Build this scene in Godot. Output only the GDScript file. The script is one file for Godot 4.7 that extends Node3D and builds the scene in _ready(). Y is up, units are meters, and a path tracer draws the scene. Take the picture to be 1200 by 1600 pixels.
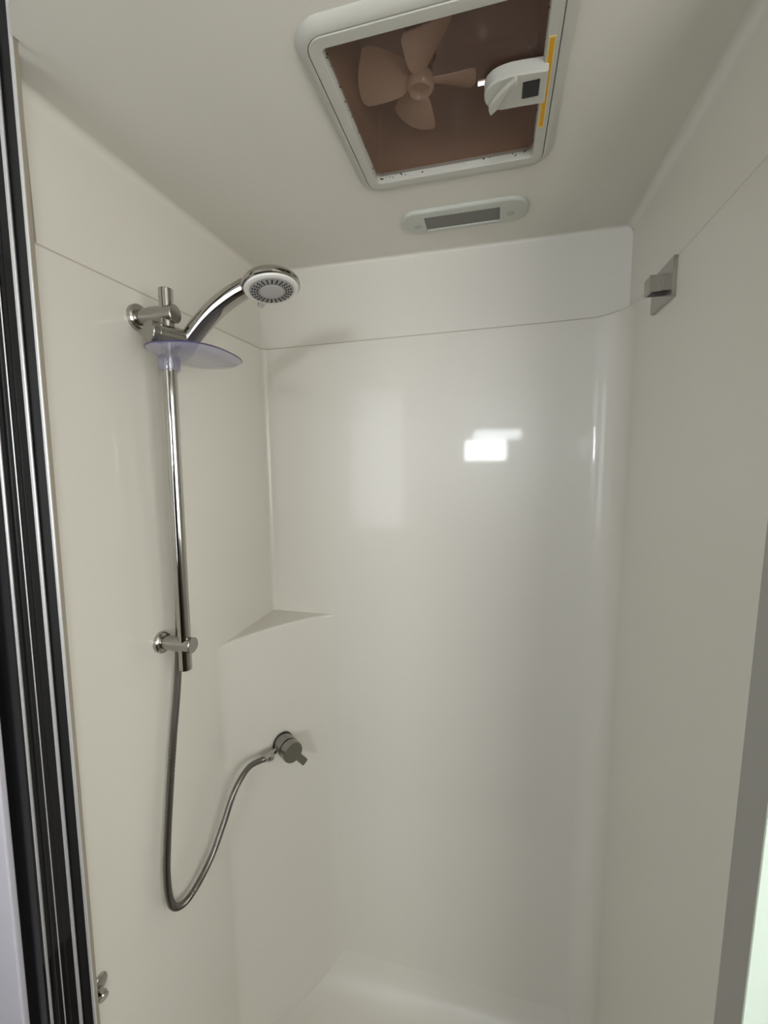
extends Node3D
# A small moulded shower cubicle with a roof hatch fan, seen from the room in front of it.
# x to the right, y up from the shower floor, the back wall at z = -0.99; the camera stands at z = 0.

const XL := -0.557      # face of the left wall lining
const XR := 0.249       # face of the right wall lining
const ZB := -0.99       # face of the back wall lining
const CEIL := 1.90
const SHELF := 1.062    # top of the corner shelf
const HATCH := Vector3(-0.074, 1.90, -0.6095)

var M := {}

func _ready():
	# ---------- camera, sky, lights, exposure ----------
	var cam := Camera3D.new()
	cam.name = "camera"
	cam.transform = Transform3D(Basis(Vector3(0.9687, -0.0102, -0.2478), Vector3(-0.0198, 0.9928, -0.1184), Vector3(0.2472, 0.1196, 0.9615)).orthonormalized(), Vector3(0, 1.45, 0))
	cam.fov = 99.84
	cam.near = 0.02
	add_child(cam)
	cam.current = true
	var env := Environment.new()
	env.background_mode = Environment.BG_SKY
	var sky := Sky.new()
	var sm := ProceduralSkyMaterial.new()
	sm.sky_top_color = Color(0.78, 0.80, 0.82)
	sm.sky_horizon_color = Color(0.90, 0.90, 0.88)
	sm.ground_horizon_color = Color(0.6, 0.6, 0.56)
	sm.ground_bottom_color = Color(0.4, 0.4, 0.36)
	sm.energy_multiplier = 5.0
	sky.sky_material = sm
	env.sky = sky
	env.tonemap_mode = Environment.TONE_MAPPER_LINEAR
	env.tonemap_exposure = 1.13
	env.sdfgi_enabled = true
	env.ssao_enabled = true
	env.ssil_enabled = true
	var we := WorldEnvironment.new()
	we.name = "world_environment"
	we.environment = env
	add_child(we)
	area_light("side_window_daylight", Vector3(1.085, 1.37, 0.08), Vector3(-1, 0.0, 0), Vector2(0.6, 0.74), 0.46, Color(1.0, 0.99, 0.97))
	area_light("rear_window_daylight", Vector3(-0.835, 1.45, 0.585), Vector3(0, 0, -1), Vector2(0.60, 0.84), 0.38, Color(0.96, 0.98, 1.0))
	area_light("right_window_daylight", Vector3(0.72, 1.4, 0.585), Vector3(0, 0, -1), Vector2(0.56, 0.7), 0.88, Color(1.0, 0.995, 0.97))
	area_light("hall_window_daylight", Vector3(-0.095, 1.531, 2.38), Vector3(0, 0, -1), Vector2(0.39, 0.18), 0.75, Color(0.96, 0.98, 1.0))

	make_materials()
	build_shell()
	build_outer_room()
	build_openings()
	build_hatch()
	build_ceiling_light()
	build_rail()
	build_hand_shower()
	build_soap_dish()
	build_hose()
	build_mixer()
	build_hook()
	build_wall_knob()

# ---------------------------------------------------------------- helpers
func V(x, y, z) -> Vector3:
	return Vector3(x, y, z)

func area_light(called: String, at: Vector3, towards: Vector3, size: Vector2, energy: float, color: Color):
	var l := AreaLight3D.new()
	l.name = called
	l.area_size = size
	l.light_energy = energy
	l.light_color = color
	l.shadow_enabled = true
	l.area_range = 8.0
	l.area_attenuation = 2.0
	add_child(l)
	l.look_at_from_position(at, at + towards, Vector3.UP if absf(towards.y) < 0.9 else Vector3.FORWARD)

func mat(called: String, color: Color, rough: float, metal := 0.0, spec := 0.5) -> StandardMaterial3D:
	var m := StandardMaterial3D.new()
	m.resource_name = called
	m.albedo_color = color
	m.roughness = rough
	m.metallic = metal
	m.metallic_specular = spec
	m.cull_mode = BaseMaterial3D.CULL_DISABLED
	M[called] = m
	return m

func wavy(m: StandardMaterial3D, freq: float, strength: float, sd: int, tile := 1.0):
	var n := FastNoiseLite.new()
	n.seed = sd
	n.frequency = freq
	n.fractal_octaves = 2
	var t := NoiseTexture2D.new()
	t.width = 512
	t.height = 512
	t.seamless = true
	t.as_normal_map = true
	t.bump_strength = 4.0
	t.noise = n
	m.normal_enabled = true
	m.normal_texture = t
	m.normal_scale = strength
	m.uv1_triplanar = true
	m.uv1_world_triplanar = true
	m.uv1_scale = Vector3(tile, tile, tile)

func make_materials():
	var g := mat("gelcoat", Color(0.875, 0.862, 0.826), 0.34)
	g.clearcoat_enabled = true
	g.clearcoat = 0.4
	g.clearcoat_roughness = 0.05
	wavy(g, 0.012, 0.035, 3, 2.0)
	var p := mat("panel", Color(0.875, 0.862, 0.826), 0.34, 0.0, 0.45)
	wavy(p, 0.02, 0.03, 5, 2.0)
	mat("tray", Color(0.875, 0.862, 0.826), 0.35)
	mat("sealant", Color(0.74, 0.72, 0.67), 0.6)
	mat("pale_sealant", Color(0.81, 0.795, 0.755), 0.5)
	mat("chrome", Color(0.72, 0.71, 0.685), 0.09, 1.0)
	mat("door_trim", Color(0.90, 0.90, 0.90), 0.38, 0.6)
	mat("satin_chrome", Color(0.66, 0.65, 0.63), 0.26, 1.0)
	var bs := mat("brushed", Color(0.69, 0.68, 0.66), 0.20, 1.0)
	wavy(bs, 0.05, 0.25, 9, 14.0)
	var hs := mat("hose_metal", Color(0.50, 0.49, 0.47), 0.32, 1.0)
	wavy(hs, 0.05, 0.2, 11, 14.0)
	mat("tap_metal", Color(0.60, 0.59, 0.565), 0.30, 1.0)
	mat("white_plastic", Color(0.90, 0.895, 0.875), 0.35)
	mat("hatch_plastic", Color(0.75, 0.745, 0.71), 0.45)
	mat("fitting_plastic", Color(0.76, 0.77, 0.735), 0.45)
	mat("screw_cap", Color(0.68, 0.69, 0.665), 0.5)
	mat("lens", Color(0.42, 0.41, 0.39), 0.35)
	mat("grey_face", Color(0.62, 0.61, 0.60), 0.45)
	mat("grey_centre", Color(0.70, 0.69, 0.68), 0.35)
	mat("nozzle", Color(0.05, 0.05, 0.05), 0.6)
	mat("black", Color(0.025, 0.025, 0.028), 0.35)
	mat("rubber", Color(0.05, 0.045, 0.045), 0.5)
	mat("dark_glass", Color(0.10, 0.095, 0.10), 0.07, 0.0, 0.35)
	mat("lavender", Color(0.84, 0.83, 0.87), 0.45)
	mat("jamb_grey", Color(0.64, 0.635, 0.61), 0.45)
	mat("jamb_beige", Color(0.60, 0.57, 0.51), 0.5)
	mat("wood", Color(0.30, 0.25, 0.20), 0.5)
	mat("mint", Color(0.90, 0.96, 0.91), 0.35)
	mat("outer_wall", Color(0.70, 0.69, 0.66), 0.6)
	mat("outer_floor", Color(0.32, 0.28, 0.23), 0.5)
	mat("sticker_edge", Color(0.88, 0.80, 0.50), 0.5)
	mat("sticker", Color(0.86, 0.62, 0.06), 0.5)
	mat("grime", Color(0.26, 0.20, 0.15), 0.8)
	var sh := mat("smoked_wall", Color(0.60, 0.45, 0.36), 0.28)
	sh.metallic_specular = 0.5
	var dm := mat("smoked_dome", Color(0.56, 0.36, 0.22, 0.93), 0.22)
	dm.transparency = BaseMaterial3D.TRANSPARENCY_ALPHA
	var bl := mat("blade", Color(0.90, 0.80, 0.71), 0.12)
	bl.backlight_enabled = true
	bl.backlight = Color(0.85, 0.66, 0.54)
	var pn := mat("smoked_pane", Color(0.42, 0.27, 0.16, 0.20), 0.05, 0.0, 0.32)
	pn.transparency = BaseMaterial3D.TRANSPARENCY_ALPHA
	var vi := mat("violet_clear", Color(0.67, 0.66, 0.77, 0.42), 0.12)
	vi.transparency = BaseMaterial3D.TRANSPARENCY_ALPHA
	var ve := mat("violet_edge", Color(0.30, 0.27, 0.46, 0.75), 0.15)
	ve.transparency = BaseMaterial3D.TRANSPARENCY_ALPHA
	var fr := mat("frosted", Color(0.9, 0.92, 0.94), 0.5)
	fr.emission_enabled = true
	fr.emission = Color(0.95, 0.98, 1.0)
	fr.emission_energy_multiplier = 0.4
	var bm := mat("bright_blind", Color(0.92, 0.93, 0.94), 0.6)
	bm.emission_enabled = true
	bm.emission = Color(0.95, 0.98, 1.0)
	bm.emission_energy_multiplier = 24.0

# triangles are collected counter-clockwise seen from outside; shaded() smooths edges flatter than «angle» and writes Godot's clockwise order
func shaded(tris: PackedVector3Array, angle := 38.0, check := true) -> ArrayMesh:
	var n := tris.size() / 3
	var vol := 0.0
	for i in n:
		vol += tris[i * 3].dot(tris[i * 3 + 1].cross(tris[i * 3 + 2]))
	if check and vol < 0.0:
		for i in n:
			var k := tris[i * 3 + 1]
			tris[i * 3 + 1] = tris[i * 3 + 2]
			tris[i * 3 + 2] = k
	var fn := PackedVector3Array()
	fn.resize(n)
	var at := {}
	for i in n:
		var a := tris[i * 3]
		fn[i] = (tris[i * 3 + 1] - a).cross(tris[i * 3 + 2] - a)
		for k in 3:
			var key := Vector3i((tris[i * 3 + k] * 50000.0).round())
			if at.has(key):
				at[key].append(i)
			else:
				at[key] = [i]
	var lim := cos(deg_to_rad(angle))
	var pos := PackedVector3Array()
	var nor := PackedVector3Array()
	for i in n:
		if fn[i].length_squared() < 1e-20:
			continue
		var f := fn[i].normalized()
		for k in [0, 2, 1]:
			var p := tris[i * 3 + k]
			var s := Vector3.ZERO
			for j in at[Vector3i((p * 50000.0).round())]:
				if fn[j].length_squared() > 1e-20 and fn[j].normalized().dot(f) > lim:
					s += fn[j]
			pos.append(p)
			nor.append(s.normalized())
	var arr := []
	arr.resize(Mesh.ARRAY_MAX)
	arr[Mesh.ARRAY_VERTEX] = pos
	arr[Mesh.ARRAY_NORMAL] = nor
	var m := ArrayMesh.new()
	m.add_surface_from_arrays(Mesh.PRIMITIVE_TRIANGLES, arr)
	return m

func loft(rings: Array, caps := true, closed := true) -> PackedVector3Array:
	var t := PackedVector3Array()
	for i in rings.size() - 1:
		var a = rings[i]
		var b = rings[i + 1]
		var c: int = a.size()
		for j in (c if closed else c - 1):
			var k := (j + 1) % c
			t.append_array([a[j], a[k], b[k], a[j], b[k], b[j]])
	if caps:
		for e in [0, rings.size() - 1]:
			var r = rings[e]
			var mid := Vector3.ZERO
			for p in r:
				mid += p
			mid /= r.size()
			for j in r.size():
				var k: int = (j + 1) % r.size()
				if e == 0:
					t.append_array([mid, r[k], r[j]])
				else:
					t.append_array([mid, r[j], r[k]])
	return t

# caps by ear clipping, for outlines that are not convex: outline in (x, z), from y0 to y1, bevelled by b
func slab(outline: PackedVector2Array, y0: float, y1: float, b := 0.001) -> PackedVector3Array:
	var t := PackedVector3Array()
	var o := outline
	if Geometry2D.is_polygon_clockwise(o):
		o.reverse()
	var inner: PackedVector2Array = inset(o, b)
	var rings := []
	for e in [[inner, y0], [o, y0 + b], [o, y1 - b], [inner, y1]]:
		var r := PackedVector3Array()
		for p in e[0]:
			r.append(V(p.x, e[1], p.y))
		rings.append(r)
	t = loft(rings, false)
	var idx := Geometry2D.triangulate_polygon(inner)
	for i in idx.size() / 3:
		var q := [inner[idx[i * 3]], inner[idx[i * 3 + 1]], inner[idx[i * 3 + 2]]]
		if (q[1] - q[0]).cross(q[2] - q[0]) < 0:
			q = [q[0], q[2], q[1]]
		t.append_array([V(q[0].x, y0, q[0].y), V(q[2].x, y0, q[2].y), V(q[1].x, y0, q[1].y)] if false else [V(q[0].x, y1, q[0].y), V(q[1].x, y1, q[1].y), V(q[2].x, y1, q[2].y)])
		t.append_array([V(q[0].x, y0, q[0].y), V(q[2].x, y0, q[2].y), V(q[1].x, y0, q[1].y)])
	return t

func inset(o: PackedVector2Array, b: float) -> PackedVector2Array:
	var r := PackedVector2Array()
	var c := o.size()
	for i in c:
		var d0 := (o[i] - o[(i + c - 1) % c]).normalized()
		var d1 := (o[(i + 1) % c] - o[i]).normalized()
		var n0 := Vector2(-d0.y, d0.x)
		var n1 := Vector2(-d1.y, d1.x)
		r.append(o[i] + (n0 + n1) * (b / maxf(0.5, 1.0 + n0.dot(n1))))
	return r

func box(lo: Vector3, hi: Vector3, b := 0.0015) -> PackedVector3Array:
	var s := (hi - lo).abs()
	b = minf(b, minf(s.x, minf(s.y, s.z)) * 0.3)
	return slab(PackedVector2Array([Vector2(lo.x, lo.z), Vector2(hi.x, lo.z), Vector2(hi.x, hi.z), Vector2(lo.x, hi.z)]), lo.y, hi.y, b)

func rounded(cx: float, cz: float, hx: float, hz: float, r: float, n := 6) -> PackedVector2Array:
	var o := PackedVector2Array()
	for q in 4:
		var c := Vector2(cx + (hx - r) * [1, -1, -1, 1][q], cz + (hz - r) * [1, 1, -1, -1][q])
		for i in n + 1:
			var a := (q + float(i) / n) * PI / 2
			o.append(c + Vector2(cos(a), sin(a)) * r)
	return o

func ring3(o: PackedVector2Array, y: float) -> PackedVector3Array:
	var r := PackedVector3Array()
	for p in o:
		r.append(V(p.x, y, p.y))
	return r

func frame_for(axis: Vector3) -> Basis:
	var y := axis.normalized()
	var x := y.cross(Vector3.UP if absf(y.y) < 0.9 else Vector3.RIGHT).normalized()
	return Basis(x, y, x.cross(y))

# turned shape: profile of (distance along the axis, radius)
func lathe(at: Vector3, axis: Vector3, profile: Array, seg := 36, caps := true) -> PackedVector3Array:
	var f := frame_for(axis)
	var rings := []
	for p in profile:
		var r := PackedVector3Array()
		for i in seg:
			var a := TAU * i / seg
			r.append(at + f.y * p[0] + (f.x * cos(a) + f.z * sin(a)) * p[1])
		rings.append(r)
	return loft(rings, caps)

func rod(a: Vector3, b: Vector3, r: float, bev := 0.001, seg := 36) -> PackedVector3Array:
	var l := a.distance_to(b)
	return lathe(a, b - a, [[0.0, r - bev], [bev, r], [l - bev, r], [l, r - bev]], seg)

func sweep(pts: Array, radii: Array, seg := 20, caps := true, squash := 1.0) -> PackedVector3Array:
	var rings := []
	var f := frame_for(pts[1] - pts[0])
	var side := f.x
	for i in pts.size():
		var d: Vector3 = (pts[mini(i + 1, pts.size() - 1)] - pts[maxi(i - 1, 0)]).normalized()
		side = (side - d * side.dot(d)).normalized()
		var up := d.cross(side)
		var r := PackedVector3Array()
		for k in seg:
			var a := TAU * k / seg
			r.append(pts[i] + (side * cos(a) + up * sin(a) * squash) * radii[i])
		rings.append(r)
	return loft(rings, caps)

func smooth_path(ctrl: Array, per := 8) -> Array:
	var out := []
	for i in ctrl.size() - 1:
		var p0: Vector3 = ctrl[maxi(i - 1, 0)]
		var p3: Vector3 = ctrl[mini(i + 2, ctrl.size() - 1)]
		for k in per:
			out.append(ctrl[i].cubic_interpolate(ctrl[i + 1], p0, p3, float(k) / per))
	out.append(ctrl[-1])
	return out

func put(called: String, tris: PackedVector3Array, m: String, parent: Node = null, angle := 38.0, check := true) -> MeshInstance3D:
	var o := MeshInstance3D.new()
	o.name = called
	if parent and parent != self:
		var shift := Vector3.ZERO
		var up := parent
		while up != self:
			shift += up.position
			up = up.get_parent()
		if shift != Vector3.ZERO:
			for i in tris.size():
				tris[i] -= shift
	o.mesh = shaded(tris, angle, check)
	o.material_override = M[m]
	(parent if parent else self).add_child(o, true)
	return o

func thing(called: String, label: String, category: String, at: Vector3) -> Node3D:
	var o := Node3D.new()
	o.name = called
	o.position = at
	add_child(o, true)
	o.set_meta("label", label)
	o.set_meta("category", category)
	return o

func setting(called: String, label := "") -> Node3D:
	var o := Node3D.new()
	o.name = called
	add_child(o, true)
	o.set_meta("kind", "structure")
	if label:
		o.set_meta("label", label)
	return o

func struct(called: String, tris: PackedVector3Array, m: String, label := "", angle := 38.0, check := true) -> MeshInstance3D:
	var o := put(called, tris, m, null, angle, check)
	o.set_meta("kind", "structure")
	if label:
		o.set_meta("label", label)
	return o

# ---------------------------------------------------------------- the shower's shell
# one stretch of lining: an upright sheet that follows a path in plan, its top edge rounded
func lining(path: Array, y0: float, tops: Array, back: float, r := 0.003) -> PackedVector3Array:
	var rings := []
	for i in path.size():
		var p: Vector2 = path[i]
		var d0: Vector2 = (path[i] - path[maxi(i - 1, 0)]).normalized()
		var d1: Vector2 = (path[mini(i + 1, path.size() - 1)] - path[i]).normalized()
		var d := (d0 + d1).normalized()
		var nrm := Vector2(d.y, -d.x)       # towards the outside of the cubicle
		var ring := PackedVector3Array()
		var q := p + nrm * back
		ring.append(V(p.x, y0, p.y))
		for k in 5:
			var a := k * PI / 8
			var e := p + nrm * (r * (1.0 - cos(a)))
			ring.append(V(e.x, tops[i] - r + r * sin(a), e.y))
		ring.append(V(q.x, tops[i], q.y))
		ring.append(V(q.x, y0, q.y))
		rings.append(ring)
	return loft(rings)

func joint(path: Array, tops: Array) -> PackedVector3Array:
	var rings := []
	for i in path.size():
		var p: Vector2 = path[i]
		var d: Vector2 = (path[mini(i + 1, path.size() - 1)] - path[maxi(i - 1, 0)]).normalized()
		var nrm := Vector2(d.y, -d.x)
		var a := p + nrm * 0.0002
		var b := p + nrm * 0.0055
		rings.append(PackedVector3Array([V(a.x, tops[i] - 0.0020, a.y), V(a.x, tops[i] + 0.0006, a.y), V(b.x, tops[i] + 0.0014, b.y), V(b.x, tops[i] - 0.0020, b.y)]))
	return loft(rings)

func build_shell():
	var up := 0.004     # how far the upper panels stand behind the lining
	# plan of the lining, from the left front round to the right front (x, z)
	var left := [Vector2(XL, -0.414), Vector2(XL, -0.5), Vector2(XL, -0.7), Vector2(XL, -0.9)]
	var backp := []
	var rl := 0.012
	for i in 5:
		var a := PI + (PI / 2) * i / 8.0
		left.append(Vector2(XL + rl + cos(a) * rl, ZB + rl + sin(a) * rl))
	for i in range(4, 9):
		var a := PI + (PI / 2) * i / 8.0
		backp.append(Vector2(XL + rl + cos(a) * rl, ZB + rl + sin(a) * rl))
	for k in range(1, 8):
		backp.append(Vector2(lerpf(XL + rl, XR - 0.058, k / 8.0), ZB))
	var right := []
	var rr := 0.058
	for i in 9:
		var a := PI * 1.5 + (PI / 2) * i / 16.0
		backp.append(Vector2(XR - rr + cos(a) * rr, ZB + rr + sin(a) * rr))
	for i in range(8, 17):
		var a := PI * 1.5 + (PI / 2) * i / 16.0
		right.append(Vector2(XR - rr + cos(a) * rr, ZB + rr + sin(a) * rr))
	right.append_array([Vector2(XR, -0.8), Vector2(XR, -0.6), Vector2(XR, -0.40)])
	var top := func(p: Vector2) -> float: return lerpf(1.722, 1.7325, clampf((p.x - XL) / (XR - XL), 0, 1)) + 0.006 * smoothstep(0.17, XR, p.x)
	var sides := [["wall_left", left, "glossy cream moulded left wall carrying the shower rail"], ["wall_back", backp, "glossy cream back wall behind the shower head"], ["wall_right", right, "glossy cream right wall carrying the robe hook"]]
	for s in sides:
		var tops := []
		for p in s[1]:
			tops.append(top.call(p))
		var w := setting(s[0], s[2])
		put("lining", lining(s[1], -0.02, tops, 0.02), "gelcoat", w)
		put("sealant_joint", joint(s[1], tops), "pale_sealant" if s[0] == "wall_right" else "sealant", w)
		var b: PackedVector3Array
		if s[0] == "wall_left":
			b = box(V(XL - 0.04, 1.70, -1.04), V(XL - up, CEIL + 0.03, -0.4215), 0.0)
			b.append_array(box(V(XL - 0.04, -0.05, -1.04), V(XL - 0.02, 1.70, -0.428), 0.0))
		elif s[0] == "wall_right":
			b = box(V(XR + up, 1.70, -1.04), V(XR + 0.04, CEIL + 0.03, -0.36), 0.0)
			b.append_array(box(V(XR + 0.02, -0.05, -1.04), V(XR + 0.04, 1.70, -0.36), 0.0))
		else:
			b = box(V(XL - up, 1.70, -1.04), V(XR + up, CEIL + 0.03, ZB - up), 0.0)
			b.append_array(box(V(XL - 0.04, -0.05, -1.04), V(XR + 0.04, 1.70, ZB - 0.02), 0.0))
		put("upper_panel", b, "panel", w)

	# below the shelf the back left corner is filled by a slanting face that runs into both walls
	var pts := []
	for i in 25:
		var t := i / 24.0
		var a := Vector2(XL, -0.750).bezier_interpolate(Vector2(XL, -0.805), Vector2(-0.435, ZB), Vector2(-0.380, ZB), t)
		pts.append(a)
	var poly := PackedVector2Array(pts)
	poly.append(Vector2(XL - 0.001, ZB - 0.001))
	var corner := PackedVector3Array()
	var rings := []
	for e in [[0.0, -0.01], [0.0, SHELF - 0.006], [0.0018, SHELF - 0.0018], [0.006, SHELF]]:
		var ring := PackedVector3Array()
		for i in pts.size():
			var d: Vector2 = (pts[mini(i + 1, 24)] - pts[maxi(i - 1, 0)]).normalized()
			var q: Vector2 = pts[i] + Vector2(d.y, -d.x) * e[0] * minf(1.0, minf(i, 24 - i) / 4.0)
			ring.append(V(q.x, e[1], q.y))
		ring.append(V(XL - 0.001, e[1], ZB - 0.001))
		rings.append(ring)
	corner = loft(rings, false)
	for i in 24:        # the shelf's top: slightly dished
		var r: PackedVector3Array = rings[3]
		corner.append_array([r[25], r[i], r[i + 1]])
	var sc := put("corner_shelf", corner, "gelcoat", null, 50.0, false)
	sc.set_meta("label", "cream moulded corner shelf above the slanting corner face with the mixer tap")
	sc.set_meta("category", "shelf")

	# ceiling: sheet with a square hole for the hatch
	var c := PackedVector3Array()
	var x0 := XL - 0.04
	var x1 := XR + 0.04
	var hx := 0.13
	for b in [[V(-0.466, CEIL, -0.36), V(1.2, CEIL + 0.03, 0.65)], [V(-1.3, 1.99, -0.43), V(-0.466, 2.02, 0.65)], [V(-0.48, CEIL, -0.36), V(-0.466, 2.02, 0.65)], [V(x0, CEIL, -1.04), V(HATCH.x - hx, CEIL + 0.03, -0.416)], [V(-0.5145, CEIL, -0.416), V(HATCH.x - hx, CEIL + 0.03, -0.4080)], [V(-0.5035, CEIL, -0.4080), V(HATCH.x - hx, CEIL + 0.03, -0.4074)], [V(-0.466, CEIL, -0.4074), V(HATCH.x - hx, CEIL + 0.03, -0.36)], [V(x0, CEIL + 0.03, -0.44), V(-0.466, 2.02, -0.42)], [V(HATCH.x + hx, CEIL, -1.04), V(x1, CEIL + 0.03, -0.36)], [V(HATCH.x - hx, CEIL, -1.04), V(HATCH.x + hx, CEIL + 0.03, HATCH.z - hx)], [V(HATCH.x - hx, CEIL, HATCH.z + hx), V(HATCH.x + hx, CEIL + 0.03, -0.36)]]:
		c.append_array(box(b[0], b[1], 0.0))
	c.append_array(slab(PackedVector2Array([Vector2(-0.4661, -0.3725), Vector2(-0.5035, -0.3985), Vector2(-0.5035, -0.4074), Vector2(-0.4661, -0.4074)]), CEIL, CEIL + 0.02, 0.0))
	struct("ceiling", c, "panel", "plain cream ceiling panel around the roof hatch")
	# the soft cove where walls and ceiling meet
	var xa := XL - up
	var xb := XR + up
	var zb := ZB - up
	for e in [[V(xa, CEIL, -0.428), V(xa, CEIL, zb), V(1, 0, 0), 0.012], [V(xa, CEIL, zb), V(xb, CEIL, zb), V(0, 0, 1), 0.006], [V(xb, CEIL, zb), V(xb, CEIL, -0.36), V(-1, 0, 0), 0.014]]:
		var rs := []
		for p in [e[0], e[1]]:
			var ring := PackedVector3Array()
			ring.append(p + V(0, 0.002, 0) - e[2] * 0.002)
			for k in 7:
				var a := k * PI / 12
				ring.append(p + e[2] * e[3] * (1.0 - sin(a)) + V(0, -e[3] * (1.0 - cos(a)), 0))
			rs.append(ring)
		struct("trim_1", loft(rs), "panel", "", 60.0)

	# shower tray: flat floor that curves up into the walls
	var tray := PackedVector3Array()
	var gr := []
	var nx := 28
	var nz := 28
	var hgt := func(x: float, z: float) -> float:
		var d := minf(minf(x - XL, XR - x), z - ZB)
		var k := clampf(1.0 - d / 0.09, 0.0, 1.0)
		return 0.09 * (1.0 - sqrt(maxf(0.0, 1.0 - k * k)))
	for i in nx + 1:
		var row := PackedVector3Array()
		var fx := 0.5 - 0.5 * cos(PI * i / nx)
		for j in nz + 1:
			var fz := 0.5 - 0.5 * cos(PI * j / nz)
			var x := lerpf(XL, XR, fx)
			var z := lerpf(ZB, -0.36, fz)
			row.append(V(x, hgt.call(x, z), z))
		gr.append(row)
	for i in nx:
		for j in nz:
			tray.append_array([gr[i][j], gr[i][j + 1], gr[i + 1][j + 1], gr[i][j], gr[i + 1][j + 1], gr[i + 1][j]])
	tray.append_array(box(V(XL - 0.04, -0.06, -1.04), V(XR + 0.04, -0.012, -0.36), 0.0))
	struct("floor", tray, "tray", "cream shower tray floor curving up into the walls", 40.0, false)

# ---------------------------------------------------------------- the room the photograph is taken from
func build_outer_room():
	struct("wall_outer_left", box(V(-1.30, -0.05, -0.36), V(-1.25, 2.02, 0.65), 0.0), "outer_wall")
	var r := box(V(1.10, -0.05, -0.36), V(1.15, 0.98, 0.65), 0.0)
	r.append_array(box(V(1.10, 1.75, -0.36), V(1.15, CEIL + 0.03, 0.65), 0.0))
	r.append_array(box(V(1.10, 0.98, -0.36), V(1.15, 1.75, -0.22), 0.0))
	r.append_array(box(V(1.10, 0.98, 0.38), V(1.15, 1.75, 0.65), 0.0))
	struct("wall_outer_right", r, "outer_wall")
	struct("floor_001", box(V(-1.30, -0.06, -0.36), V(1.2, -0.005, 0.65), 0.0), "outer_floor")
	# rear wall: a doorway behind the camera, a frosted window to its left
	var w := PackedVector3Array()
	for b in [[-1.3, -1.14, 0.0, 2.02], [-0.53, -0.46, 0.0, 2.02], [-1.14, -0.53, 0.0, 1.02], [-1.14, -0.53, 1.88, 2.02], [0.236, 0.44, 0.0, 1.93], [1.0, 1.15, 0.0, 1.93], [0.44, 1.0, 0.0, 1.05], [0.44, 1.0, 1.75, 1.93], [-0.46, 0.236, 1.88, 1.93]]:
		w.append_array(box(V(b[0], b[2] - 0.05, 0.60), V(b[1], b[3], 0.65), 0.0))
	struct("wall_rear", w, "wood")
	for b in [[-0.475, -0.365, 1.556, 1.89], [0.212, 0.240, 0.0, 1.89], [-0.475, 0.240, 1.83, 1.885]]:
		struct("trim_2", box(V(b[0], b[2], 0.575), V(b[1], b[3], 0.60), 0.003), "white_plastic")
	var p1 := struct("window_1", box(V(-1.14, 1.02, 0.61), V(-0.53, 1.88, 0.62), 0.0), "frosted")
	p1.set_meta("label", "frosted window behind the camera")
	struct("window_2", box(V(1.11, 0.98, -0.22), V(1.12, 1.75, 0.38), 0.0), "frosted")
	struct("window_4", box(V(0.44, 1.05, 0.61), V(1.0, 1.75, 0.62), 0.0), "frosted")
	# the hall beyond the doorway, with a small bright window
	var h := PackedVector3Array()
	for q in [[-1.0, 1.0, -0.05, 1.44], [-1.0, 1.0, 1.73, CEIL + 0.03], [-1.0, -0.29, 1.44, 1.64], [0.10, 1.0, 1.44, 1.64], [-1.0, -0.21, 1.64, 1.73], [0.24, 1.0, 1.64, 1.73]]:
		h.append_array(box(V(q[0], q[2], 2.40), V(q[1], q[3], 2.45), 0.0))
	struct("wall_hall_rear", h, "wood")
	struct("wall_hall_left", box(V(-1.05, -0.05, 0.65), V(-1.0, CEIL + 0.03, 2.45), 0.0), "wood")
	struct("wall_hall_right", box(V(1.0, -0.05, 0.65), V(1.05, CEIL + 0.03, 2.45), 0.0), "wood")
	struct("ceiling_001", box(V(-1.05, CEIL, 0.65), V(1.05, CEIL + 0.03, 2.45), 0.0), "outer_wall")
	struct("floor_002", box(V(-1.05, -0.06, 0.65), V(1.05, -0.005, 2.45), 0.0), "outer_floor")
	var wn := setting("window_3")
	put("pane", box(V(-0.29, 1.44, 2.42), V(0.24, 1.73, 2.43), 0.0), "bright_blind", wn)
	for k in 5:
		put("slat", box(V(-0.31, 1.452 + k * 0.036, 2.362), V(0.12, 1.461 + k * 0.036, 2.374), 0.0), "outer_wall", wn)

# upright bar whose section (x, z) leans a little along its height, as the door does
func leaning(section: PackedVector2Array, lean: float, y0: float, y1: float) -> PackedVector3Array:
	var rings := []
	for y in [y0, y1]:
		var r := PackedVector3Array()
		for p in section:
			r.append(V(p.x + lean * (y - 1.45), y, p.y))
		rings.append(r)
	return loft(rings)

func bar(x0: float, x1: float, z0: float, z1: float, r: float) -> PackedVector2Array:
	r = minf(r, minf(absf(x1 - x0), absf(z1 - z0)) * 0.49)
	return rounded((x0 + x1) / 2, (z0 + z1) / 2, absf(x1 - x0) / 2, absf(z1 - z0) / 2, r, 5)

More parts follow.
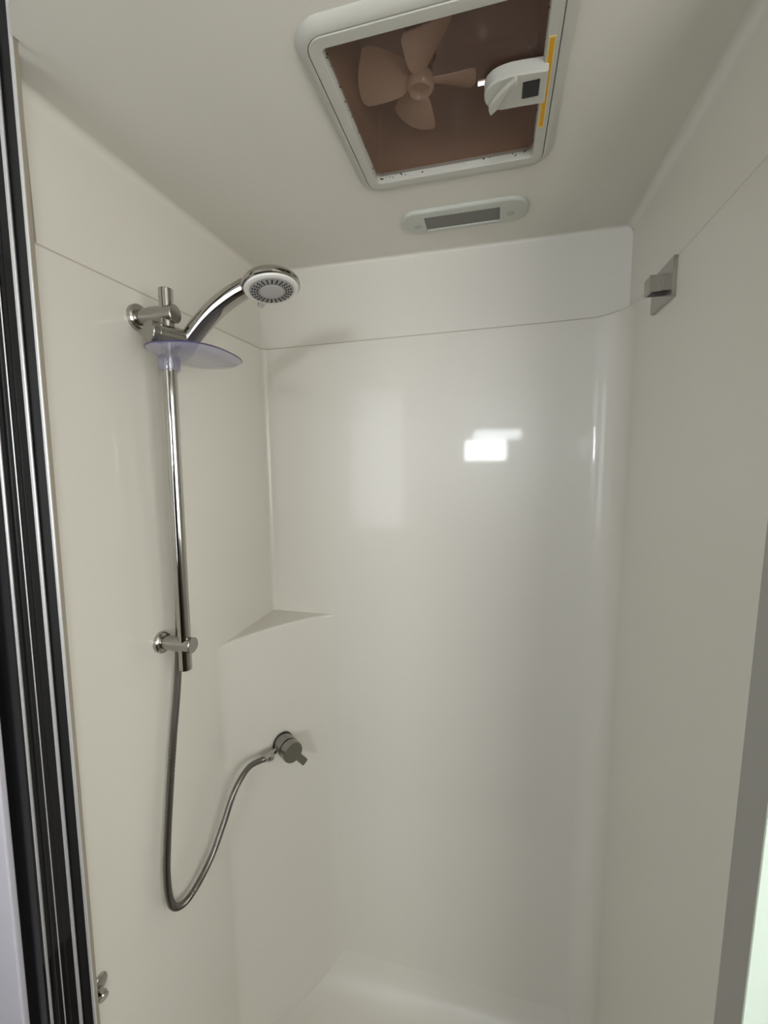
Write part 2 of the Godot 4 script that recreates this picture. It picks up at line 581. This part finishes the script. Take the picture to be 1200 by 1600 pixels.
func build_openings():
	# left: the folded door, seen on its edges, and its post
	var d := setting("door_1", "dark glass folding shower door with chrome edges, stacked at the left")
	var y1 := 2.0
	for e in [["glass_panel", -0.6817, -0.6035, -0.4110, -0.4090, "dark_glass", 0.0335], ["edge_trim", -0.6002, -0.5959, -0.4080, -0.4050, "door_trim", 0.0325], ["glass_panel", -0.6057, -0.5817, -0.4130, -0.4110, "dark_glass", 0.0305], ["edge_trim", -0.5789, -0.5773, -0.4095, -0.4080, "door_trim", 0.0286], ["glass_panel", -0.5844, -0.5563, -0.4145, -0.4125, "dark_glass", 0.0266], ["edge_trim", -0.5519, -0.5465, -0.4090, -0.4060, "door_trim", 0.0246], ["seal", -0.5536, -0.5323, -0.4120, -0.4105, "rubber", 0.0234]]:
		put(e[0], leaning(bar(e[1], e[2], e[3], e[4], 0.0013), e[6], 0.0, y1), e[5], d)
	var post := setting("trim_3", "chrome edged door post beside the left wall")
	put("bead", leaning(bar(-0.5191, -0.5147, -0.4025, -0.400, 0.001), 0.0221, 0.0, y1), "door_trim", post)
	put("post", leaning(bar(-0.5178, -0.5147, -0.4068, -0.4018, 0.0003), 0.0221, 0.0, y1), "jamb_beige", post)
	struct("wall_front_left", leaning(bar(-1.25, -0.6328, -0.402, -0.392, 0.003), 0.0346, 0.0, y1), "lavender", "pale lavender wall edge left of the dark door")
	struct("trim_4", box(V(-0.66, 0.0, -0.45), V(-0.5605, y1, -0.428), 0.0), "jamb_beige")
	# right: grey post whose side shows, then the pale door frame
	struct("trim_5", leaning(bar(0.2322, 0.262, -0.4445, -0.4010, 0.0006), 0.0085, 0.0, CEIL - 0.001), "jamb_grey", "grey door post at the right edge")
	struct("trim_6", leaning(bar(0.2320, 0.29, -0.4012, -0.3985, 0.0006), 0.0115, 0.0, CEIL - 0.001), "mint", "pale green white door frame at the right edge")
	struct("wall_front_right", box(V(0.262, 0.0, -0.45), V(1.10, CEIL, -0.41), 0.0), "outer_wall")

# ---------------------------------------------------------------- roof hatch
func build_hatch():
	var o := thing("roof_hatch", "square white framed roof hatch with smoked cover and fan in the ceiling", "roof hatch", HATCH)
	var c := HATCH
	var Y := CEIL
	# surround: from the ceiling down to its flat face and back up at the gap
	var rr := []
	for e in [[0.1475, 0.036, 0.001], [0.1465, 0.035, -0.002], [0.1415, 0.030, -0.0065], [0.1365, 0.024, -0.008], [0.1338, 0.021, -0.008], [0.1334, 0.020, -0.0074], [0.1334, 0.020, 0.006], [0.1475, 0.036, 0.006]]:
		rr.append(ring3(rounded(c.x, c.z, e[0], e[0], e[1], 8), Y + e[2]))
	rr.append(rr[0])
	put("surround", loft(rr, false), "hatch_plastic", o, 50)
	# inner frame
	rr = []
	for e in [[0.1326, 0.019, 0.006], [0.1326, 0.019, -0.0078], [0.1318, 0.018, -0.0088], [0.1196, 0.0085, -0.0088], [0.1184, 0.0075, -0.0076], [0.1180, 0.007, 0.006]]:
		rr.append(ring3(rounded(c.x, c.z, e[0], e[0], e[1], 8), Y + e[2]))
	rr.append(rr[0])
	put("frame", loft(rr, false), "hatch_plastic", o, 50)
	# grime along the far edge of the frame
	var sp := RandomNumberGenerator.new()
	sp.seed = 12
	var gm := PackedVector3Array()
	for i in 46:
		var s := sp.randf_range(0.0006, 0.0016)
		var side := sp.randi() % 4
		var u := sp.randf_range(-0.113, 0.113)
		if side != 3 and sp.randf() < 0.3:
			u = 0.1 * signf(u) + sp.randf_range(-0.012, 0.012)
		var p := V(u, 0, -0.1176) if side < 2 else (V(0.1176, 0, u) if side == 2 else V(-0.1176, 0, u))
		gm.append_array(lathe(V(c.x, Y - 0.0035, c.z) + p + V(0, sp.randf_range(0.0, 0.006), 0), V(0, 1, 0), [[-s * 0.5, s * 0.4], [0.0, s], [s * 0.5, s * 0.4]], 7))
	var gq := put("grime_specks", gm, "grime", o, 50, false)
	gq.set_meta("kind", "stuff")
	# the shaft and the smoked cover above it
	rr = []
	for e in [[0.1185, 0.008, 0.004], [0.1185, 0.008, 0.102], [0.1235, 0.010, 0.102], [0.1235, 0.010, 0.004]]:
		rr.append(ring3(rounded(c.x, c.z, e[0], e[0], e[1], 8), Y + e[2]))
	rr.append(rr[0])
	put("shaft", loft(rr, false), "smoked_wall", o, 40)
	rr = []
	for e in [[0.1235, 0.012, 0.114], [0.122, 0.014, 0.138], [0.112, 0.02, 0.152], [0.06, 0.03, 0.162], [0.01, 0.009, 0.164], [0.01, 0.009, 0.167], [0.06, 0.03, 0.165], [0.114, 0.022, 0.155], [0.125, 0.016, 0.140], [0.1265, 0.014, 0.114]]:
		rr.append(ring3(rounded(c.x, c.z, e[0], e[0], e[1], 8), Y + e[2]))
	rr.append(rr[0])
	put("cover", loft(rr, false), "smoked_dome", o, 40)
	# the cover rests on a broken rim; daylight shows through its small gaps
	for e in [[0, -0.1235, 0.038], [0, 0.050, 0.1235], [1, -0.1235, 0.1235], [2, -0.1235, -0.078], [2, -0.066, 0.1235], [3, -0.1235, 0.004], [3, 0.012, 0.1235]]:
		var lo := V(e[1], 0.101, -0.1235)
		var hi := V(e[2], 0.1145, -0.1190)
		if e[0] == 1:
			lo.z = 0.1190
			hi.z = 0.1235
		elif e[0] > 1:
			var sx: float = -1.0 if e[0] == 2 else 1.0
			lo = V(minf(sx * 0.1190, sx * 0.1235), 0.101, e[1])
			hi = V(maxf(sx * 0.1190, sx * 0.1235), 0.1145, e[2])
		put("rim", box(c + lo, c + hi, 0.0), "smoked_wall", o)
	# pane of thin smoked plastic across the opening
	put("pane", slab(rounded(c.x, c.z, 0.1182, 0.1182, 0.0072, 5), Y + 0.0012, Y + 0.0022, 0.0003), "smoked_pane", o)
	# fan: motor, hub ring, four blades
	var hub := V(-0.106, Y + 0.045, -0.628)
	put("motor", lathe(hub, V(0, 1, 0), [[0.0, 0.012], [0.004, 0.015], [0.03, 0.017], [0.032, 0.021], [0.085, 0.022]], 28), "rubber", o)
	put("hub", lathe(hub, V(0, -1, 0), [[-0.008, 0.016], [0.0, 0.019], [0.006, 0.018], [0.010, 0.014], [0.0085, 0.012], [0.003, 0.010], [0.002, 0.003]], 30), "blade", o)
	for k in 4:
		var a := k * PI / 2 - 0.28
		var reach: float = [0.073, 0.078, 0.082, 0.078][k]
		var rs := []
		for i in 9:
			var t := i / 8.0
			var rad := lerpf(0.015, reach, t)
			var half := lerpf(0.012, 0.034, pow(t, 0.6)) * (1.0 if t < 0.99 else 0.86)
			var tw := 0.62 - 0.25 * t
			var dir := V(cos(a), 0, sin(a))
			var sd := V(-sin(a), 0, cos(a)) * cos(tw) - V(0, 1, 0) * sin(tw)
			var up := dir.cross(sd)
			var ring := PackedVector3Array()
			for j in 9:
				var v := (j / 8.0 - 0.5) * 2.0
				ring.append(hub + V(0, 0.006, 0) + dir * (rad - 0.006 * v * v * t) + sd * half * v + up * (0.005 * (1.0 - v * v)))
			for j in range(8, -1, -1):
				var v := (j / 8.0 - 0.5) * 2.0
				ring.append(hub + V(0, 0.006, 0) + dir * (rad - 0.006 * v * v * t) + sd * half * v + up * (0.005 * (1.0 - v * v) - 0.0014))
			rs.append(ring)
		put("blade", loft(rs), "blade", o, 50)
	# control arm with a turning lever and a black switch
	var arm := PackedVector2Array()
	for p in [[0.0500, -0.5702], [0.0203, -0.5677], [0.0090, -0.5674], [0.0007, -0.5684], [-0.0068, -0.5702], [-0.0125, -0.5732], [-0.0180, -0.5790], [-0.0212, -0.5867], [-0.0215, -0.5940], [-0.0200, -0.6007], [-0.0161, -0.6085], [-0.0100, -0.6130], [-0.0012, -0.6160], [0.023, -0.6165], [0.0500, -0.6182]]:
		arm.append(Vector2(p[0], p[1]))
	put("control_arm", slab(arm, Y - 0.0165, Y - 0.0005, 0.0016), "hatch_plastic", o, 30)
	var lv := PackedVector2Array()
	for p in [[-0.0138, -0.6165], [-0.0165, -0.6085], [-0.0159, -0.6004], [-0.0115, -0.5925], [-0.0049, -0.5845], [0.0050, -0.5745], [0.0140, -0.5668], [0.0166, -0.5690], [0.0168, -0.5761], [0.0078, -0.5835], [0.0010, -0.5950], [-0.0060, -0.6090]]:
		lv.append(Vector2(p[0], p[1]))
	put("lever", slab(lv, Y - 0.0215, Y - 0.0155, 0.0022), "hatch_plastic", o, 30)
	put("switch", box(V(0.0228, Y - 0.0175, -0.6028), V(0.0417, Y - 0.0160, -0.5797), 0.0004), "black", o)
	# warning strip on the frame's right side
	var st := put("warning_strip", box(V(0.0464, Y - 0.0093, -0.6690), V(0.0540, Y - 0.0086, -0.5385), 0.0001), "sticker_edge", o)
	put("strip_band", box(V(0.0479, Y - 0.0095, -0.6670), V(0.0526, Y - 0.0090, -0.5405), 0.0001), "sticker", st)
	st.set_meta("label", "yellow warning strip")

# ---------------------------------------------------------------- light fitting
func build_ceiling_light():
	var c := V(-0.0658, CEIL, -0.8690)
	var o := thing("ceiling_light", "oblong white ceiling light with grey lens, behind the roof hatch", "ceiling light", c)
	var hx := 0.1153
	var hz := 0.0372
	var rr := []
	for e in [[0.0, 0.0005], [0.0, -0.003], [0.0014, -0.0055], [0.004, -0.0066]]:
		rr.append(ring3(rounded(c.x, c.z, hx - e[0], hz - e[0], 0.0315 - e[0], 9), CEIL + e[1]))
	var hole := rounded(c.x - 0.0026, c.z - 0.0035, 0.0682, 0.0228, 0.0008, 9)
	for y in [-0.0066, -0.0022]:
		rr.append(ring3(hole, CEIL + y))
	var h := loft(rr, false)
	put("housing", h, "fitting_plastic", o, 40)
	put("lens", slab(rounded(c.x - 0.0026, c.z - 0.0035, 0.0681, 0.0227, 0.0008, 3), CEIL - 0.0040, CEIL - 0.0015, 0.0003), "lens", o)
	for x in [-0.0862, 0.0838]:
		put("screw_cap", lathe(V(c.x + x, CEIL - 0.0064, c.z - 0.006), V(0, -1, 0), [[0.0, 0.0072], [0.0006, 0.0072], [0.001, 0.0062]], 24), "screw_cap", o)

# ---------------------------------------------------------------- shower fittings
const POLE_TOP := Vector3(-0.4990, 1.7165, -0.5975)
const POLE_END := Vector3(-0.5090, 1.0955, -0.5975)

func pole_at(y: float) -> Vector3:
	return POLE_TOP.lerp(POLE_END, (POLE_TOP.y - y) / (POLE_TOP.y - POLE_END.y))

func build_rail():
	var o := thing("shower_rail", "upright chrome shower rail on two round wall brackets, left wall", "shower rail", V(XL, 1.45, -0.5975))
	put("pole", rod(POLE_TOP, POLE_END, 0.0105, 0.0012), "chrome", o)
	for b in [[1.6785, 0.0205, 0.0138, -0.4840], [1.1400, 0.0190, 0.0132, -0.4915]]:
		var y: float = b[0]
		var w := V(XL, y, -0.5985)
		put("wall_flange", lathe(w, V(1, 0, 0), [[-0.001, b[1]], [0.006, b[1]], [0.0085, b[1] - 0.002], [0.0095, b[1] - 0.005], [0.0096, 0.010]], 40), "chrome", o)
		put("bracket", lathe(w, V(1, 0, 0), [[0.004, b[2] - 0.001], [0.02, b[2] - 0.001], [0.03, b[2]], [b[3] - XL - 0.001, b[2]], [b[3] - XL, b[2] - 0.0012]], 36), "satin_chrome", o)
	# the slider that carries the hand shower
	var s := V(-0.5094, 1.6474, -0.5670)
	var e := V(-0.4900, 1.6470, -0.6400)
	var ax := (e - s).normalized()
	var sl := put("slider", lathe(s, ax, [[0.010, 0.0150], [0.012, 0.0165], [s.distance_to(e) - 0.004, 0.0160], [s.distance_to(e), 0.0135]], 36), "chrome", o)
	put("knob", lathe(s, ax, [[0.0, 0.0140], [0.0012, 0.0155], [0.0105, 0.0160], [0.012, 0.0150]], 36), "satin_chrome", sl)

func build_hand_shower():
	var c := V(-0.3358, 1.7120, -0.630)
	var n := V(0.17, -0.965, 0.11).normalized()
	var o := thing("hand_shower", "chrome hand shower with round white rimmed grey face, in the slider", "hand shower", c)
	# head: domed back, rounded rim
	put("head", lathe(c - n * 0.020, n, [[-0.004, 0.004], [-0.003, 0.014], [0.001, 0.027], [0.007, 0.0385], [0.012, 0.0432], [0.016, 0.0446], [0.0195, 0.0438], [0.021, 0.0415], [0.0208, 0.040]], 48), "chrome", o)
	put("rim_ring", lathe(c, n, [[-0.004, 0.0405], [0.0008, 0.0410], [0.0032, 0.0400], [0.0042, 0.0375], [0.0040, 0.0335], [-0.004, 0.0330]], 48), "white_plastic", o)
	var sf := put("spray_face", lathe(c, n, [[-0.004, 0.0332], [0.0042, 0.0332], [0.0050, 0.0320], [0.0052, 0.0185], [0.0056, 0.0180]], 48), "grey_face", o)
	put("face_centre", lathe(c, n, [[0.0046, 0.0178], [0.0062, 0.0176], [0.0068, 0.0165], [0.0070, 0.004]], 40), "grey_centre", sf)
	var f := frame_for(n)
	var noz := PackedVector3Array()
	for i in 24:
		var a := TAU * i / 24
		for r in [0.0218, 0.0256, 0.0294]:
			var p: Vector3 = c + n * 0.0050 + (f.x * cos(a) + f.z * sin(a)) * r
			noz.append_array(lathe(p, n, [[0.0, 0.0012], [0.0012, 0.0011], [0.0015, 0.0007]], 8))
	put("nozzles", noz, "nozzle", sf, 38, false).set_meta("kind", "stuff")
	# selector tab on the rim
	var down := (V(-0.55, 0, 0.80) - n * V(-0.55, 0, 0.80).dot(n)).normalized()
	var tb := c + V(-0.0330, -0.004, -0.0290)
	put("selector_tab", lathe(tb, (n * 0.55 + V(-0.6, 0, -0.55)).normalized(), [[-0.004, 0.0056], [0.006, 0.0060], [0.010, 0.0054], [0.012, 0.0036]], 18), "grey_centre", o)
	# handle: tapering curve from the slider up to the back of the head
	var path := smooth_path([V(-0.499, 1.630, -0.630), V(-0.4852, 1.6488, -0.630), V(-0.4659, 1.6672, -0.630), V(-0.4434, 1.6850, -0.630), V(-0.4193, 1.7000, -0.630), V(-0.3936, 1.7120, -0.630), V(-0.366, 1.7205, -0.630), V(-0.348, 1.7230, -0.630)], 6)
	var rad := []
	for i in path.size():
		var t := i / (path.size() - 1.0)
		rad.append(lerpf(0.0152, 0.0138, t) + 0.0012 * sin(PI * t))
	put("handle", sweep(path, rad, 28), "chrome", o, 50)
	# conical nut under the handle
	put("collar", lathe(V(-0.4985, 1.631, -0.630), V(-0.55, -1, 0.20), [[-0.002, 0.0128], [0.004, 0.0125], [0.016, 0.0095], [0.018, 0.008]], 28), "satin_chrome", o)

func build_soap_dish():
	var o := thing("soap_dish", "clear violet plastic soap dish clipped on the shower rail", "soap dish", V(-0.46, 1.61, -0.61))
	var c := Vector2(-0.4605, -0.612)
	var rings := []
	var oval := func(k: float, grow: float) -> PackedVector2Array:
		var r := PackedVector2Array()
		for i in 48:
			var a := TAU * i / 48
			var q := Vector2(signf(cos(a)) * pow(absf(cos(a)), 0.78) * (0.0580 * k + grow), signf(sin(a)) * pow(absf(sin(a)), 0.78) * (0.0830 * k + grow))
			r.append(c + q.rotated(-0.12))
		return r
	# hollow under its collar hole the dish is one thin shell
	for e in [[0.30, 0.0, -0.0075], [0.60, 0.0, -0.0068], [0.85, 0.0, -0.0035], [0.97, 0.0, 0.0015], [1.0, 0.0, 0.0040], [1.0, -0.0016, 0.0042], [0.96, 0.0, 0.0022], [0.84, 0.0, -0.0016], [0.60, 0.0, -0.0046], [0.30, 0.0, -0.0053]]:
		var r := PackedVector3Array()
		for p in oval.call(e[0], e[1]):
			r.append(V(p.x, 1.6140 + e[2], p.y))
		rings.append(r)
	put("dish", loft(rings), "violet_clear", o, 60)
	var rim := []
	for q in [[0.0002, 0.0030], [0.0010, 0.0040], [0.0004, 0.0050], [-0.0012, 0.0050], [-0.0014, 0.0034]]:
		var r := PackedVector3Array()
		for p in oval.call(1.0, q[0]):
			r.append(V(p.x, 1.6140 + q[1], p.y))
		rim.append(r)
	rim.append(rim[0])
	put("rim", loft(rim, false), "violet_edge", o, 60)
	var p0 := pole_at(1.61)
	put("collar", lathe(pole_at(1.6135), POLE_END - POLE_TOP, [[0.0, 0.0112], [0.0, 0.0165], [0.018, 0.0160], [0.020, 0.0150], [0.020, 0.0112]], 32, false), "violet_clear", o)

func build_hose():
	var o := thing("shower_hose", "flexible chrome shower hose looping from the rail to the mixer tap", "hose", V(-0.54, 0.64, -0.58))
	var ctrl := [V(-0.5085, 1.6130, -0.6265), V(-0.5150, 1.5960, -0.6230), V(-0.5185, 1.5720, -0.6195), V(-0.5205, 1.5350, -0.6180), V(-0.5230, 1.4948, -0.6180), V(-0.5268, 1.3876, -0.6190), V(-0.5311, 1.2759, -0.6200), V(-0.5344, 1.1834, -0.6200),
		V(-0.5415, 1.0995, -0.6190), V(-0.5430, 1.0322, -0.6095), V(-0.5440, 0.9670, -0.5965), V(-0.5440, 0.8806, -0.5803), V(-0.5430, 0.7952, -0.5648), V(-0.5420, 0.7293, -0.5558), V(-0.5400, 0.6731, -0.5589), V(-0.5380, 0.6474, -0.5800),
		V(-0.5350, 0.6463, -0.6109), V(-0.5300, 0.6704, -0.6560), V(-0.5240, 0.7153, -0.6933), V(-0.5170, 0.7625, -0.7253), V(-0.5080, 0.7862, -0.7642), V(-0.4990, 0.7788, -0.8016), V(-0.4905, 0.7735, -0.8215)]
	var path := smooth_path(ctrl, 26)
	var rad := []
	for i in path.size():
		rad.append(0.0060 + 0.00035 * (1 if i % 2 == 0 else -1))
	put("hose", sweep(path, rad, 14), "hose_metal", o, 50)
	var e: Vector3 = ctrl[-1]
	var d: Vector3 = (ctrl[-1] - ctrl[-2]).normalized()
	put("nut", lathe(e - d * 0.004, d, [[-0.012, 0.0062], [-0.011, 0.0075], [0.0, 0.0078], [0.001, 0.0098], [0.011, 0.0098], [0.012, 0.0085]], 24), "chrome", o)

func build_mixer():
	var v := V(-0.4885, 0.7685, -0.8835)
	var n := V(0.827, 0, 0.562).normalized()
	var t := V(-0.562, 0, 0.827).normalized()
	var o := thing("mixer_tap", "round grey chrome mixer tap with short lever below the corner shelf", "tap", v)
	put("base_ring", lathe(v, n, [[0.0005, 0.0262], [0.003, 0.0262], [0.004, 0.0250], [0.004, 0.020]], 40), "black", o)
	put("body", lathe(v, n, [[0.0, 0.0235], [0.004, 0.0245], [0.026, 0.0245], [0.028, 0.0235]], 40), "tap_metal", o)
	put("gap_ring", lathe(v, n, [[0.026, 0.0218], [0.0335, 0.0218]], 40), "black", o)
	var hd := put("handle", lathe(v, n, [[0.032, 0.0235], [0.034, 0.0248], [0.049, 0.0248], [0.0515, 0.0240], [0.0525, 0.0220]], 44), "tap_metal", o)
	# lever: flat tongue that leaves the handle to the lower right
	var ld := (V(0.0, -0.80, 0.0) - t * 0.62).normalized()
	var ls := ld.cross(n).normalized()
	var rs := []
	for e in [[0.018, 0.0085, 0.0], [0.030, 0.0085, 0.001], [0.050, 0.0088, 0.003], [0.0525, 0.0080, 0.003]]:
		var ring := PackedVector3Array()
		for q in [[-1.0, 0.0375], [-1.0, 0.0465], [-0.85, 0.048], [0.85, 0.048], [1.0, 0.0465], [1.0, 0.0375]]:
			ring.append(v + ld * e[0] + ls * e[1] * q[0] + n * (q[1] + e[2]))
		rs.append(ring)
	put("lever", loft(rs), "tap_metal", hd, 30)
	# outlet towards the hose
	var e0 := v + n * 0.014 + t * 0.020
	var e1 := V(-0.4905, 0.7735, -0.8215)
	put("outlet", rod(e0 + V(0, 0.002, 0), e1 + (e0 - e1) * 0.1, 0.0056, 0.001, 24), "chrome", o)

func build_hook():
	var o := thing("robe_hook", "square brushed chrome robe hook on the right wall", "hook", V(XR, 1.71, -0.785))
	put("plate", box(V(0.2430, 1.6815, -0.8300), V(XR + 0.001, 1.7390, -0.7415), 0.0012), "brushed", o, 30)
	# block: open below, a hollow shell round a dark underside
	var b := box(V(0.2225, 1.7000, -0.7970), V(0.2440, 1.7250, -0.7715), 0.0010)
	put("block", b, "brushed", o, 30)
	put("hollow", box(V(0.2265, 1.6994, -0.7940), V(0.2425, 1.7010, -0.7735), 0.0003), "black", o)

func build_wall_knob():
	var o := thing("wall_knob", "small round chrome knob low on the left wall beside the door post", "knob", V(XL, 0.67, -0.427))
	var w := V(XL, 0.6810, -0.4295)
	put("flange", lathe(w, V(1, 0, 0), [[-0.001, 0.0120], [0.003, 0.0120], [0.0045, 0.0108], [0.005, 0.006]], 32), "chrome", o)
	put("knob", lathe(w + V(0, -0.008, 0.002), V(1, -0.25, 0.35), [[0.001, 0.0060], [0.009, 0.0060], [0.010, 0.0078], [0.016, 0.0078], [0.0172, 0.0066]], 32), "chrome", o)
